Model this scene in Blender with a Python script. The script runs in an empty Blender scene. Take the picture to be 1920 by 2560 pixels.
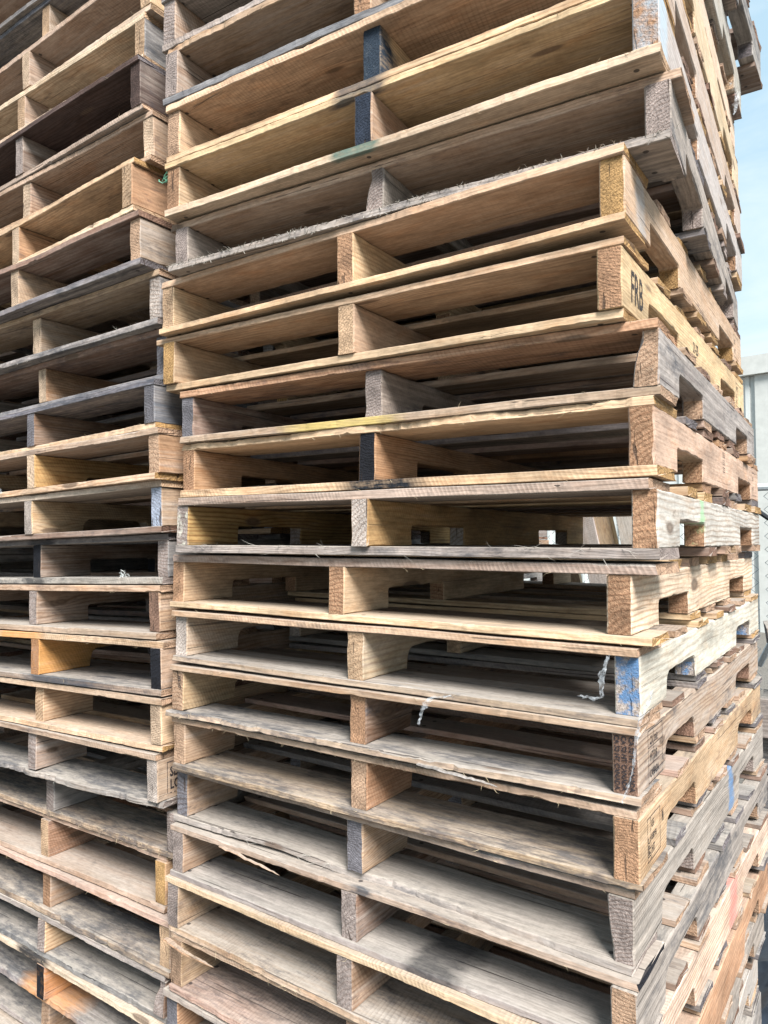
import bpy, math, random
import numpy as np
from mathutils import Matrix, Vector

# ------------------------------------------------------------------ camera, light, exposure
scene = bpy.context.scene
COL = scene.collection

cam_data = bpy.data.cameras.new('camera')
cam = bpy.data.objects.new('camera', cam_data)
COL.objects.link(cam)
cam_data.sensor_fit = 'HORIZONTAL'
cam_data.sensor_width = 36.0
cam_data.lens = 1819.3 / 1920 * 36.0
cam_data.clip_start = 0.05
cam_data.clip_end = 500.0
YAW, PITCH, ROLL = -0.58571, 0.03426, -0.00569
_f = Vector((math.sin(YAW) * math.cos(PITCH), math.cos(YAW) * math.cos(PITCH), math.sin(PITCH)))
_r = Vector((math.cos(YAW), -math.sin(YAW), 0.0))
_u = _r.cross(_f)
_r2 = _r * math.cos(ROLL) + _u * math.sin(ROLL)
_u2 = _u * math.cos(ROLL) - _r * math.sin(ROLL)
m = Matrix((( _r2.x, _u2.x, -_f.x, 1.2857), (_r2.y, _u2.y, -_f.y, -1.0810), (_r2.z, _u2.z, -_f.z, 1.6111), (0, 0, 0, 1)))
cam.matrix_world = m
scene.camera = cam

SUN_ELEV, SUN_AZ = math.radians(46), math.radians(130)   # azimuth clockwise from +Y (behind the stacks)
world = bpy.data.worlds.new('World')
scene.world = world
world.use_nodes = True
wn = world.node_tree
wn.nodes.clear()
w_out = wn.nodes.new('ShaderNodeOutputWorld')
w_bg = wn.nodes.new('ShaderNodeBackground')
w_sky = wn.nodes.new('ShaderNodeTexSky')
w_sky.sky_type = 'NISHITA'
w_sky.sun_disc = False
w_sky.sun_elevation = SUN_ELEV
w_sky.sun_rotation = SUN_AZ
w_sky.altitude = 50
w_sky.air_density = 1.0
w_sky.dust_density = 0.6
w_sky.ozone_density = 0.6
w_tc = wn.nodes.new('ShaderNodeTexCoord')
w_map = wn.nodes.new('ShaderNodeMapping')
w_map.inputs['Scale'].default_value = (1.0, 1.0, 3.2)
w_noise = wn.nodes.new('ShaderNodeTexNoise')
w_noise.inputs['Scale'].default_value = 2.3
w_noise.inputs['Detail'].default_value = 7
w_noise.inputs['Roughness'].default_value = 0.62
w_noise.inputs['Distortion'].default_value = 0.5
w_ramp = wn.nodes.new('ShaderNodeMapRange')
w_ramp.inputs['From Min'].default_value = 0.38
w_ramp.inputs['From Max'].default_value = 0.74
w_ramp.inputs['To Min'].default_value = 0.12
w_ramp.inputs['To Max'].default_value = 0.75
w_mix = wn.nodes.new('ShaderNodeMix')
w_mix.data_type = 'RGBA'
w_mix.inputs['B'].default_value = (3.4, 3.7, 3.85, 1)
wn.links.new(w_tc.outputs['Generated'], w_map.inputs['Vector'])
wn.links.new(w_map.outputs['Vector'], w_noise.inputs['Vector'])
wn.links.new(w_noise.outputs['Fac'], w_ramp.inputs['Value'])
wn.links.new(w_ramp.outputs['Result'], w_mix.inputs['Factor'])
w_veil = wn.nodes.new('ShaderNodeMix')          # thin high haze under the whole sky
w_veil.data_type = 'RGBA'
w_veil.inputs['Factor'].default_value = 0.80
w_veil.inputs['B'].default_value = (1.70, 2.55, 3.0, 1)
wn.links.new(w_sky.outputs['Color'], w_veil.inputs['A'])
wn.links.new(w_veil.outputs['Result'], w_mix.inputs['A'])
wn.links.new(w_mix.outputs['Result'], w_bg.inputs['Color'])
w_bg.inputs['Strength'].default_value = 0.050
wn.links.new(w_bg.outputs['Background'], w_out.inputs['Surface'])

sun_data = bpy.data.lights.new('sun', 'SUN')
sun_data.energy = 1.5
sun_data.angle = math.radians(26)
sun_data.color = (1.0, 0.985, 0.96)
sun = bpy.data.objects.new('sun', sun_data)
COL.objects.link(sun)
_sd = Vector((math.sin(SUN_AZ) * math.cos(SUN_ELEV), math.cos(SUN_AZ) * math.cos(SUN_ELEV), math.sin(SUN_ELEV)))
sun.rotation_euler = _sd.to_track_quat('Z', 'Y').to_euler()
sun.location = (6, -6, 8)

scene.view_settings.view_transform = 'Standard'
scene.view_settings.look = 'None'
scene.view_settings.gamma = 1.0
scene.view_settings.use_curve_mapping = False
scene.view_settings.exposure = 2.65
scene.render.engine = 'CYCLES'
scene.cycles.max_bounces = 10
scene.cycles.diffuse_bounces = 2

rng = random.Random(7)

# ------------------------------------------------------------------ node helper
class NT:
    def __init__(self, name):
        self.mat = bpy.data.materials.new(name)
        self.mat.use_nodes = True
        self.t = self.mat.node_tree
        self.t.nodes.clear()
        self.out = self.t.nodes.new('ShaderNodeOutputMaterial')
    def n(self, kind, **kw):
        nd = self.t.nodes.new(kind)
        for k, v in kw.items():
            setattr(nd, k, v)
        return nd
    def put(self, sock, v):
        if hasattr(v, 'is_output'):
            self.t.links.new(v, sock)
        elif v is not None:
            try:
                sock.default_value = v
            except TypeError:
                sock.default_value = (v[0], v[1], v[2], 1.0)
            except ValueError:
                sock.default_value = (v[0], v[1], v[2], 1.0)
    def math(self, op, a, b=None, c=None, clamp=False):
        nd = self.n('ShaderNodeMath', operation=op, use_clamp=clamp)
        self.put(nd.inputs[0], a)
        if b is not None: self.put(nd.inputs[1], b)
        if c is not None: self.put(nd.inputs[2], c)
        return nd.outputs[0]
    def vmath(self, op, a, b=None, scale=None):
        nd = self.n('ShaderNodeVectorMath', operation=op)
        self.put(nd.inputs[0], a)
        if b is not None: self.put(nd.inputs[1], b)
        if scale is not None: self.put(nd.inputs['Scale'], scale)
        return nd.outputs['Value'] if op in ('LENGTH', 'DISTANCE', 'DOT_PRODUCT') else nd.outputs[0]
    def noise(self, vec, scale, detail=3, rough=0.55, dist=0.0):
        nd = self.n('ShaderNodeTexNoise')
        self.put(nd.inputs['Vector'], vec)
        nd.inputs['Scale'].default_value = scale
        nd.inputs['Detail'].default_value = detail
        nd.inputs['Roughness'].default_value = rough
        nd.inputs['Distortion'].default_value = dist
        return nd.outputs['Fac']
    def rng(self, v, a, b, c=0.0, d=1.0, smooth=False):
        nd = self.n('ShaderNodeMapRange')
        if smooth: nd.interpolation_type = 'SMOOTHSTEP'
        self.put(nd.inputs['Value'], v)
        for k, x in zip(('From Min', 'From Max', 'To Min', 'To Max'), (a, b, c, d)):
            self.put(nd.inputs[k], x)
        return nd.outputs['Result']
    def mix(self, f, a, b, blend='MIX'):
        nd = self.n('ShaderNodeMix', data_type='RGBA', blend_type=blend)
        nd.clamp_factor = True
        self.put(nd.inputs['Factor'], f)
        self.put(nd.inputs['A'], a)
        self.put(nd.inputs['B'], b)
        return nd.outputs['Result']
    def attr(self, name):
        return self.n('ShaderNodeAttribute', attribute_type='OBJECT', attribute_name=name)
    def sep(self, v):
        nd = self.n('ShaderNodeSeparateXYZ')
        self.put(nd.inputs[0], v)
        return nd.outputs
    def comb(self, x, y, z):
        nd = self.n('ShaderNodeCombineXYZ')
        for s, v in zip(nd.inputs, (x, y, z)): self.put(s, v)
        return nd.outputs[0]
    def bsdf(self, col, rough=0.8, bump=None, dist=0.001, strength=1.0, metallic=0.0, spec=0.25):
        b = self.n('ShaderNodeBsdfPrincipled')
        self.put(b.inputs['Base Color'], col)
        self.put(b.inputs['Roughness'], rough)
        b.inputs['Metallic'].default_value = metallic
        b.inputs['Specular IOR Level'].default_value = spec
        if bump is not None:
            bp = self.n('ShaderNodeBump')
            bp.inputs['Strength'].default_value = strength
            bp.inputs['Distance'].default_value = dist
            self.put(bp.inputs['Height'], bump)
            self.t.links.new(bp.outputs['Normal'], b.inputs['Normal'])
        self.t.links.new(b.outputs[0], self.out.inputs['Surface'])
        return b

# ------------------------------------------------------------------ the wood of every board
def make_wood():
    N = NT('weathered_pine')
    tc = N.n('ShaderNodeTexCoord')
    P, Nm = tc.outputs['Object'], tc.outputs['Normal']
    rnd = N.attr('w_seed').outputs['Fac']
    r2 = N.math('FRACT', N.math('MULTIPLY', rnd, 17.31))
    r3 = N.math('FRACT', N.math('MULTIPLY', rnd, 53.77))
    r4 = N.math('FRACT', N.math('MULTIPLY', rnd, 131.9))
    seed = N.comb(N.math('MULTIPLY', rnd, 41.0), N.math('MULTIPLY', r2, 23.0), N.math('MULTIPLY', r3, 37.0))
    Ps = N.vmath('ADD', P, seed)
    def sc(x, y, z):
        return N.vmath('MULTIPLY', Ps, (x, y, z))
    px, py, pz = N.sep(P)[0:3]
    par = N.sep(N.attr('w_par').outputs['Vector'])       # grey, dirt, saw marks
    base = N.attr('w_col').outputs['Color']
    endc = N.attr('w_end').outputs['Color']
    end2 = N.attr('w_end2').outputs['Color']
    epat = N.attr('w_patch').outputs['Fac']
    band = N.sep(N.attr('w_band').outputs['Vector'])     # centre, half width, strength
    bandc = N.attr('w_bandcol').outputs['Color']
    # knots
    vor = N.n('ShaderNodeTexVoronoi')
    vor.feature = 'F1'
    N.put(vor.inputs['Vector'], sc(3.2, 13.0, 13.0))
    vor.inputs['Scale'].default_value = 1.0
    kd = vor.outputs['Distance']
    ksel = N.rng(N.sep(vor.outputs['Color'])[0], 0.50, 0.54)
    kfall = N.math('MULTIPLY', N.rng(kd, 0.42, 0.06, 0.0, 1.0, True), ksel)
    kcore = N.math('MULTIPLY', N.rng(kd, 0.13, 0.085, 0.0, 1.0, True), ksel)
    # growth rings about a pith axis that wanders
    w1 = N.noise(sc(1.5, 7, 7), 1.0, 2)
    w2 = N.noise(sc(3.2, 14, 14), 1.0, 2)
    cy = N.math('MULTIPLY', N.math('SUBTRACT', r2, 0.5), 0.16)
    cz = N.math('MULTIPLY_ADD', r3, -0.11, -0.006)
    yy = N.math('SUBTRACT', N.math('MULTIPLY_ADD', w1, 0.055, py), cy)
    zz = N.math('SUBTRACT', N.math('MULTIPLY_ADD', w2, 0.034, pz), cz)
    rad = N.math('SQRT', N.math('ADD', N.math('MULTIPLY', yy, yy), N.math('MULTIPLY', zz, zz)))
    rad = N.math('MULTIPLY_ADD', kfall, 0.012, rad)
    kn = N.sep(N.attr('w_knot').outputs['Vector'])          # one chosen knot: x, z, size
    kdx = N.math('MULTIPLY', N.math('SUBTRACT', px, kn[0]), 0.42)
    kdz = N.math('SUBTRACT', pz, kn[1])
    kdist = N.math('SQRT', N.math('ADD', N.math('MULTIPLY', kdx, kdx), N.math('MULTIPLY', kdz, kdz)))
    kd2 = N.math('DIVIDE', kdist, N.math('MAXIMUM', kn[2], 0.0001))
    rad = N.math('MULTIPLY_ADD', N.math('MULTIPLY', N.math('EXPONENT', N.math('MULTIPLY', kd2, -0.55)), N.math('MINIMUM', kn[2], 0.02)), 1.6, rad)
    kcore = N.math('MAXIMUM', kcore, N.math('MULTIPLY', N.rng(N.math('MULTIPLY_ADD', w2, 0.5, kd2), 1.35, 0.9), N.math('GREATER_THAN', kn[2], 0.001)))
    freq = N.math('MULTIPLY_ADD', r4, 900.0, 520.0)
    ph = N.math('MULTIPLY', rad, freq)
    s1 = N.math('MULTIPLY_ADD', N.math('SINE', ph), 0.5, 0.5)
    ring = N.math('POWER', s1, 2.6)
    late = N.noise(sc(2, 9, 9), 1.0, 1)
    ringc = N.math('MULTIPLY', ring, N.rng(late, 0.3, 0.7, 0.35, 1.0))
    # fine fibre
    fib = N.noise(sc(14, 330, 330), 1.0, 3, 0.65)
    fib2 = N.noise(sc(4, 95, 95), 1.0, 4, 0.65)
    blot = N.noise(sc(5, 16, 16), 1.0, 5, 0.6)
    blot2 = N.noise(sc(11, 30, 30), 1.0, 5, 0.65)
    # end-grain mask from the object-space normal
    nx, ny, nz = N.sep(Nm)[0:3]
    endm = N.rng(N.math('ABSOLUTE', nx), 0.75, 0.93)
    # body colour
    dark = N.mix(1.0, base, (0.50, 0.36, 0.27, 1), 'MULTIPLY')
    c = N.mix(N.math('MULTIPLY', ringc, N.attr('w_ring').outputs['Fac']), N.mix(1.0, base, (1.10, 1.10, 1.10, 1), 'MULTIPLY'), dark)
    tone = N.rng(blot, 0.3, 0.70, 0.62, 1.28)
    c = N.mix(1.0, c, N.comb(tone, tone, tone), 'MULTIPLY')
    warm = N.rng(blot2, 0.50, 0.72, 0.0, 0.5)
    c = N.mix(warm, c, N.mix(1.0, c, (0.95, 0.72, 0.52, 1), 'MULTIPLY'))
    fb = N.math('MULTIPLY', N.rng(fib, 0.25, 0.75, 0.80, 1.18), N.rng(fib2, 0.30, 0.70, 0.86, 1.12))
    c = N.mix(1.0, c, N.comb(fb, fb, fb), 'MULTIPLY')
    # weathering to silver grey, in streaks
    gm = N.math('ADD', N.math('MULTIPLY', par[0], 1.25), N.math('SUBTRACT', N.math('MULTIPLY_ADD', fib2, 0.75, N.math('MULTIPLY', blot, 0.75)), 0.98))
    gm = N.rng(gm, 0.0, 0.42)
    nails_ = N.sep(N.attr('w_nails').outputs['Vector'])
    sawn = N.math('MULTIPLY', N.rng(N.math('ABSOLUTE', ny), 0.75, 0.9), nails_[2])     # sawn long edge of a deck board
    gm = N.math('MULTIPLY', gm, N.math('MULTIPLY_ADD', sawn, -0.45, 1.0))
    sb = N.math('MULTIPLY_ADD', sawn, 0.22, 1.0)
    c = N.mix(1.0, c, N.comb(sb, sb, sb), 'MULTIPLY')
    gt = N.rng(fib2, 0.30, 0.70, 0.48, 1.35)
    gcol = N.mix(1.0, N.mix(r4, (0.275, 0.255, 0.24, 1), (0.32, 0.265, 0.22, 1)), N.comb(gt, gt, gt), 'MULTIPLY')
    c = N.mix(N.math('MULTIPLY', gm, 0.80), c, gcol)
    # pale dust that settles on upward faces
    dust = N.math('MULTIPLY', N.rng(nz, 0.6, 0.9), N.rng(N.noise(sc(3, 8, 8), 1.0, 4, 0.6), 0.30, 0.70, 0.25, 0.75))
    c = N.mix(N.math('MULTIPLY', dust, 0.80), c, (0.385, 0.35, 0.305, 1))
    # mould and tyre dirt: blue-black blotches broken up by the fibre
    up = N.rng(nz, 0.6, 0.9)
    dn = N.noise(sc(3.0, 13, 13), 1.0, 6, 0.68, 0.4)
    ds = N.noise(sc(22, 60, 60), 1.0, 4, 0.75)
    dm = N.math('ADD', N.math('MULTIPLY', dn, 0.9), N.math('MULTIPLY', N.math('SUBTRACT', ds, 0.5), 0.65))
    thr = N.math('MULTIPLY_ADD', par[1], -0.36, 0.63)
    dm = N.rng(N.math('SUBTRACT', dm, thr), 0.0, 0.20)
    c = N.mix(N.math('MULTIPLY', dm, 0.74), c, (0.055, 0.060, 0.072, 1))
    speck = N.noise(sc(55, 170, 170), 1.0, 3, 0.7)
    sk = N.rng(speck, 0.36, 0.60, 0.84, 1.06)
    c = N.mix(1.0, c, N.comb(sk, sk, sk), 'MULTIPLY')
    # knots, checks
    kring = N.rng(N.math('SINE', N.math('MULTIPLY', kd2, 9.0)), -1, 1, .55, 1.0)
    kcol = N.mix(kring, (0.045, 0.03, 0.022, 1), (0.15, 0.10, 0.07, 1))
    c = N.mix(N.math('MULTIPLY', kcore, 0.78), c, kcol)
    crack = N.noise(sc(2.2, 150, 150), 1.0, 2, 0.5)
    cm = N.math('MULTIPLY', N.rng(crack, 0.69, 0.72), N.rng(par[0], 0.0, 0.5, 0.35, 1.0))
    c = N.mix(N.math('MULTIPLY', cm, 0.8), c, (0.055, 0.045, 0.04, 1))
    # band-saw marks
    wv = N.noise(sc(9, 2.0, 2.0), 1.0, 2)
    sawx = N.math('ADD', px, N.math('ADD', N.math('MULTIPLY', pz, 0.5), N.math('MULTIPLY', py, 0.14)))
    saw = N.math('SINE', N.math('MULTIPLY_ADD', sawx, 720.0, N.math('MULTIPLY', wv, 30.0)))
    sawk = N.math('MULTIPLY', par[2], N.rng(N.noise(sc(7, 12, 12), 1.0, 2), 0.35, 0.65))
    sm = N.math('MULTIPLY', N.rng(saw, 0.2, 1.0, 0.0, 0.40), sawk)
    c = N.mix(sm, c, N.mix(1.0, c, (0.45, 0.42, 0.40, 1), 'MULTIPLY'))
    # nails over the stringers on both broad faces of a deck board
    nl = N.sep(N.attr('w_nails').outputs['Vector'])      # spacing of stringers, nail offset, on/off
    ax = N.math('ABSOLUTE', px)
    dxn = N.math('MINIMUM', ax, N.math('ABSOLUTE', N.math('SUBTRACT', ax, nl[0])))
    dyn = N.math('SUBTRACT', N.math('ABSOLUTE', N.math('MULTIPLY_ADD', w2, 0.012, py)), nl[1])
    dd = N.math('SQRT', N.math('ADD', N.math('MULTIPLY', dxn, dxn), N.math('MULTIPLY', N.math('MULTIPLY', dyn, dyn), 1.0)))
    nm = N.math('MULTIPLY', N.rng(dd, 0.0052, 0.0038), N.math('MULTIPLY', nl[2], N.rng(N.math('ABSOLUTE', nz), 0.8, 0.9)))
    c = N.mix(N.math('MULTIPLY', nm, 0.85), c, (0.035, 0.03, 0.03, 1))
    # end grain: rough, rings show, one patch colour of paint or mould
    en = N.noise(N.vmath('MULTIPLY', Ps, (60, 260, 260)), 1.0, 3, 0.7)
    ef = N.rng(en, 0.25, 0.75, 0.50, 1.38)
    e = N.mix(N.math('MULTIPLY', ring, N.rng(r3, 0, 1, 0.25, 0.65)), endc, N.mix(1.0, endc, (0.50, 0.40, 0.34, 1), 'MULTIPLY'))
    e = N.mix(1.0, e, N.comb(ef, ef, ef), 'MULTIPLY')
    ecr = N.rng(N.noise(N.vmath('MULTIPLY', Ps, (10, 120, 14)), 1.0, 2, 0.5, 0.6), 0.66, 0.70)
    e = N.mix(N.math('MULTIPLY', ecr, 0.75), e, (0.06, 0.04, 0.03, 1))
    esh = N.rng(N.noise(N.vmath('MULTIPLY', Ps, (12, 22, 22)), 1.0, 3, 0.6), 0.3, 0.7, 0.62, 1.25)
    e = N.mix(1.0, e, N.comb(esh, esh, esh), 'MULTIPLY')
    eb = N.noise(N.vmath('MULTIPLY', Ps, (20, 34, 34)), 1.0, 5, 0.7)
    ebm = N.rng(N.math('ADD', eb, N.math('MULTIPLY_ADD', epat, 0.72, -0.60)), 0.42, 0.54)
    e = N.mix(N.math('MULTIPLY', ebm, N.rng(en, 0.2, 0.6, 0.72, 1.0)), e, end2)
    c = N.mix(endm, c, e)
    # sprayed paint band across the piece (fades as sprayed paint does)
    bd = N.math('SUBTRACT', band[1], N.math('ABSOLUTE', N.math('SUBTRACT', px, band[0])))
    bd = N.math('ADD', bd, N.math('MULTIPLY', N.math('SUBTRACT', blot2, 0.5), 0.10))
    soft = N.math('MULTIPLY_ADD', band[1], 0.22, 0.004)
    bm = N.math('MULTIPLY', N.rng(bd, N.math('MULTIPLY', soft, -1.0), soft), band[2])
    lim = N.attr('w_bandlim').outputs['Fac']
    bm = N.math('MULTIPLY', bm, N.rng(N.math('MULTIPLY_ADD', N.math('SUBTRACT', blot2, 0.5), 0.03, N.math('SUBTRACT', lim, py)), -0.002, 0.004))
    bm = N.math('MULTIPLY', bm, N.rng(N.math('MULTIPLY_ADD', speck, 0.5, N.math('MULTIPLY', fib2, 0.5)), 0.36, 0.54, 0.55, 1.0))
    c = N.mix(bm, c, bandc)
    # relief
    h = N.math('MULTIPLY', fib, 0.35)
    h = N.math('MULTIPLY_ADD', fib2, N.math('MULTIPLY_ADD', par[0], 0.6, 0.25), h)
    h = N.math('MULTIPLY_ADD', ringc, N.math('MULTIPLY_ADD', par[0], 0.18, 0.05), h)
    h = N.math('MULTIPLY_ADD', N.math('MULTIPLY', saw, sawk), 0.12, h)
    h = N.math('MULTIPLY_ADD', cm, -0.9, h)
    he = N.math('MULTIPLY_ADD', en, 1.7, N.math('MULTIPLY', ring, 0.18))
    he = N.math('MULTIPLY_ADD', ecr, -1.6, he)
    hm = N.n('ShaderNodeMix', data_type='FLOAT')
    N.put(hm.inputs[0], endm); N.put(hm.inputs[2], h); N.put(hm.inputs[3], he)
    N.bsdf(c, 0.82, hm.outputs[0], 0.0016, 1.0, spec=0.2)
    return N.mat

WOOD = make_wood()

def simple(name, col, rough=0.7, nscale=40, var=0.25, metallic=0.0, spec=0.3, bump=0.3, dist=0.002):
    N = NT(name)
    tc = N.n('ShaderNodeTexCoord')
    a = N.noise(tc.outputs['Object'], nscale, 4, 0.6)
    f = N.rng(a, 0.3, 0.7, 1 - var, 1 + var)
    c = N.mix(1.0, (col[0], col[1], col[2], 1), N.comb(f, f, f), 'MULTIPLY')
    N.bsdf(c, rough, N.math('MULTIPLY', a, bump), dist, 1.0, metallic, spec)
    return N.mat

STRAW = simple('splintered_fibre', (0.50, 0.40, 0.26), 0.8, 200, 0.4)
STRAWG = simple('grey_fibre', (0.42, 0.39, 0.34), 0.8, 200, 0.4)

def make_ink():
    N = NT('stamp_ink')
    tc = N.n('ShaderNodeTexCoord')
    a = N.noise(tc.outputs['Object'], 420, 3, 0.7)
    hole = N.rng(a, 0.50, 0.60)
    b = N.bsdf((0.022, 0.021, 0.026, 1), 0.75)
    tr = N.n('ShaderNodeBsdfTransparent')
    mx = N.n('ShaderNodeMixShader')
    N.put(mx.inputs[0], N.math('MULTIPLY', hole, 0.85))
    N.t.links.new(b.outputs[0], mx.inputs[1])
    N.t.links.new(tr.outputs[0], mx.inputs[2])
    N.t.links.new(mx.outputs[0], N.out.inputs['Surface'])
    return N.mat
INK = make_ink()

def make_film():
    N = NT('plastic_film')
    b = N.bsdf((0.80, 0.84, 0.88, 1), 0.22, spec=0.6)
    tr = N.n('ShaderNodeBsdfTransparent')
    mx = N.n('ShaderNodeMixShader')
    tc = N.n('ShaderNodeTexCoord')
    a = N.noise(tc.outputs['Object'], 90, 4, 0.7)
    N.put(mx.inputs[0], N.rng(a, 0.35, 0.65, 0.66, 0.95))
    N.t.links.new(b.outputs[0], mx.inputs[1])
    N.t.links.new(tr.outputs[0], mx.inputs[2])
    N.t.links.new(mx.outputs[0], N.out.inputs['Surface'])
    return N.mat
FILM = make_film()

# ------------------------------------------------------------------ mesh helpers
def mesh_obj(name, verts, faces, mat, parent=None, mats=None):
    me = bpy.data.meshes.new(name)
    me.from_pydata(verts, [], faces)
    me.update()
    for mm in (mats or [mat]):
        me.materials.append(mm)
    o = bpy.data.objects.new(name, me)
    COL.objects.link(o)
    if parent is not None:
        o.parent = parent
    return o

def tag(o, label=None, cat=None, group=None, kind=None):
    if label: o['label'] = label
    if cat: o['category'] = cat
    if group: o['group'] = group
    if kind: o['kind'] = kind
    return o

def wobble(R, n, amp, step):
    """smooth 1-D noise of n samples"""
    k = max(2, int(n / step) + 2)
    c = R.normal(0, amp, k)
    x = np.linspace(0, k - 1.001, n)
    i = x.astype(int); f = x - i; f = f * f * (3 - 2 * f)
    return c[i] * (1 - f) + c[i + 1] * f

PAL = {
 'yel': (.56, .42, .25), 'cream': (.60, .49, .325), 'tan': (.46, .335, .21), 'pink': (.46, .335, .235),
 'org': (.42, .27, .15), 'brown': (.25, .165, .11), 'dbrown': (.10, .070, .055), 'grey': (.36, .325, .275),
 'dgrey': (.17, .165, .16), 'white': (.52, .49, .405), 'slate': (.19, .20, .205), 'black': (.014, .016, .020),
 'blue': (.10, .20, .36), 'teal': (.02, .11, .10), 'green': (.22, .50, .24), 'orange': (.62, .27, .075),
 'red': (.62, .13, .13), 'navy': (.026, .038, .055), 'gold': (.45, .30, .12), 'ltblue': (.36, .44, .50),
 'salmon': (.60, .33, .20), 'yellow': (.62, .47, .06),
}
ENDOF = {'yel': 'gold', 'cream': 'yel', 'tan': 'tan', 'pink': 'tan', 'grey': 'grey', 'white': 'yel', 'brown': 'brown',
         'dbrown': 'dgrey', 'slate': 'slate', 'dgrey': 'dgrey', 'org': 'org', 'gold': 'org', 'black': 'black'}
WX = {'yel': .12, 'cream': .18, 'tan': .30, 'pink': .26, 'org': .10, 'brown': .35, 'dbrown': .2, 'grey': .85, 'dgrey': .55,
      'white': .30, 'slate': .35, 'gold': .1, 'black': 0}
DX = {'yel': .14, 'cream': .16, 'tan': .28, 'pink': .24, 'org': .16, 'brown': .34, 'dbrown': .5, 'grey': .42, 'dgrey': .5,
      'white': .18, 'slate': .6, 'gold': .15, 'black': .2}

def wood_props(o, R, col, end=None, end2='dgrey', patch=0.15, band=None, nails=None, dirt=None, grey=None, saw=None, knot=None, shade=1.0, ring=None):
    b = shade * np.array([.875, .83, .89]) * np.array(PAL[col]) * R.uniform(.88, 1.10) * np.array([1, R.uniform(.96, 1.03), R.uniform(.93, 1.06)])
    e = np.array([.88, .79, .84]) * np.array(PAL[end or ENDOF.get(col, 'tan')]) * R.uniform(.88, 1.1)
    o['w_col'] = [float(x) for x in b]
    o['w_end'] = [float(x) for x in e]
    o['w_end2'] = [float(x) for x in PAL[end2]]
    o['w_patch'] = float(patch)
    o['w_seed'] = float(R.uniform(0.02, 0.98))
    g = WX.get(col, .3) if grey is None else grey
    d = DX.get(col, .3) if dirt is None else dirt
    o['w_par'] = [float(np.clip(g + R.normal(0, .07), 0, 1)), float(np.clip(d + R.normal(0, .08), 0, 1)),
                  float(R.choice([0.0, .2, .8]) if saw is None else saw)]
    if band:
        o['w_band'] = [float(band[0]), float(band[1]), float(band[3] if len(band) > 3 else 1.0)]
        o['w_bandcol'] = [float(x) for x in PAL[band[2]]]
    else:
        o['w_band'] = [0.0, 0.01, 0.0]
        o['w_bandcol'] = [0.5, 0.5, 0.5]
    o['w_bandlim'] = float(band[4]) if band and len(band) > 4 else 9.0
    o['w_knot'] = [float(x) for x in (knot or (0, 0, 0))]
    o['w_ring'] = float(ring if ring else R.uniform(.2, .75))
    o['w_nails'] = [float(x) for x in (nails or (0, 0, 0))]
    return o

def board_mesh(R, L, w, t, n=14, rough=1.0, wane=0.0, sag=0.0, chips=0, bow=0.0008):
    """deck board: local x along its length, y across, z thickness; front edge at y = -w/2"""
    xs = np.linspace(-L / 2, L / 2, n)
    b = 0.0011
    q_ = n / 44.0
    yf = wobble(R, n, 0.0005 * rough, 1.2) + wobble(R, n, 0.0011 * rough, 9 * q_)
    yb = wobble(R, n, 0.0007, 1.2) + wobble(R, n, 0.0012, 6 * q_)
    if wane:
        ww = np.clip(np.abs(wobble(R, n, wane, max(3, n / 6))) - wane * .3, 0, None) * 0.8
        jag = np.abs(wobble(R, n, wane * .22, 1.1)) * (ww > 0)
        yf = yf + ww * .5 + jag
        yw = ww * 0.7 + jag
    else:
        yw = np.zeros(n)
    up = np.abs(wobble(R, n, 0.0003 * rough, 1.1)); lo = np.abs(wobble(R, n, 0.0003 * rough, 1.1))
    for _ in range(chips):
        i = R.integers(0, n - 4); k = int(R.integers(1, max(2, int(5 * q_)))); a = R.uniform(.002, .006)
        prof_c = a * R.uniform(.4, 1, len(up[i:i + k]))
        if R.random() < .5: up[i:i + k] += prof_c
        else: lo[i:i + k] += prof_c
    up = np.minimum(up, t * .42); lo = np.minimum(lo, t * .42)
    zc = wobble(R, n, bow * .6, max(4, n / 4)) + sag * (1 - (xs / (L / 2)) ** 2)
    h = t / 2
    V = []
    for i in range(n):
        x, z = xs[i], zc[i]
        f, k = -w / 2 + yf[i], w / 2 + yb[i]
        V += [(x, f + b + lo[i] * .9, z - h), (x, f, z - h + b + lo[i] * .7), (x, f + yw[i] * .5, z + (h - b - up[i] * .7)),
              (x, f + b + up[i] * .9 + yw[i], z + h), (x, f * .35, z + h), (x, k * .35, z + h), (x, k - b, z + h), (x, k, z + h - b),
              (x, k, z - h + b), (x, k - b, z - h), (x, k * .35, z - h), (x, f * .35, z - h)]
    m_ = 12
    je = R.normal(0, .0013, (2, m_))
    V = [list(v) for v in V]
    for j in range(m_):
        V[j][0] += je[0, j]; V[(n - 1) * m_ + j][0] += je[1, j]
    F = []
    for i in range(n - 1):
        for j in range(m_):
            a, c = i * m_ + j, i * m_ + (j + 1) % m_
            F.append((a, a + m_, c + m_, c))
    # end caps, each recessed slightly in the middle so that the cap is not a perfect plane
    for s, i0 in ((0, 0), (1, (n - 1) * m_)):
        ci = len(V)
        V.append([xs[0] + .0006 if s == 0 else xs[-1] - .0006, 0, zc[0] if s == 0 else zc[-1]])
        for j in range(m_):
            a, c = i0 + j, i0 + (j + 1) % m_
            F.append((a, c, ci) if s == 0 else (c, a, ci))
    return V, F

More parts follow.
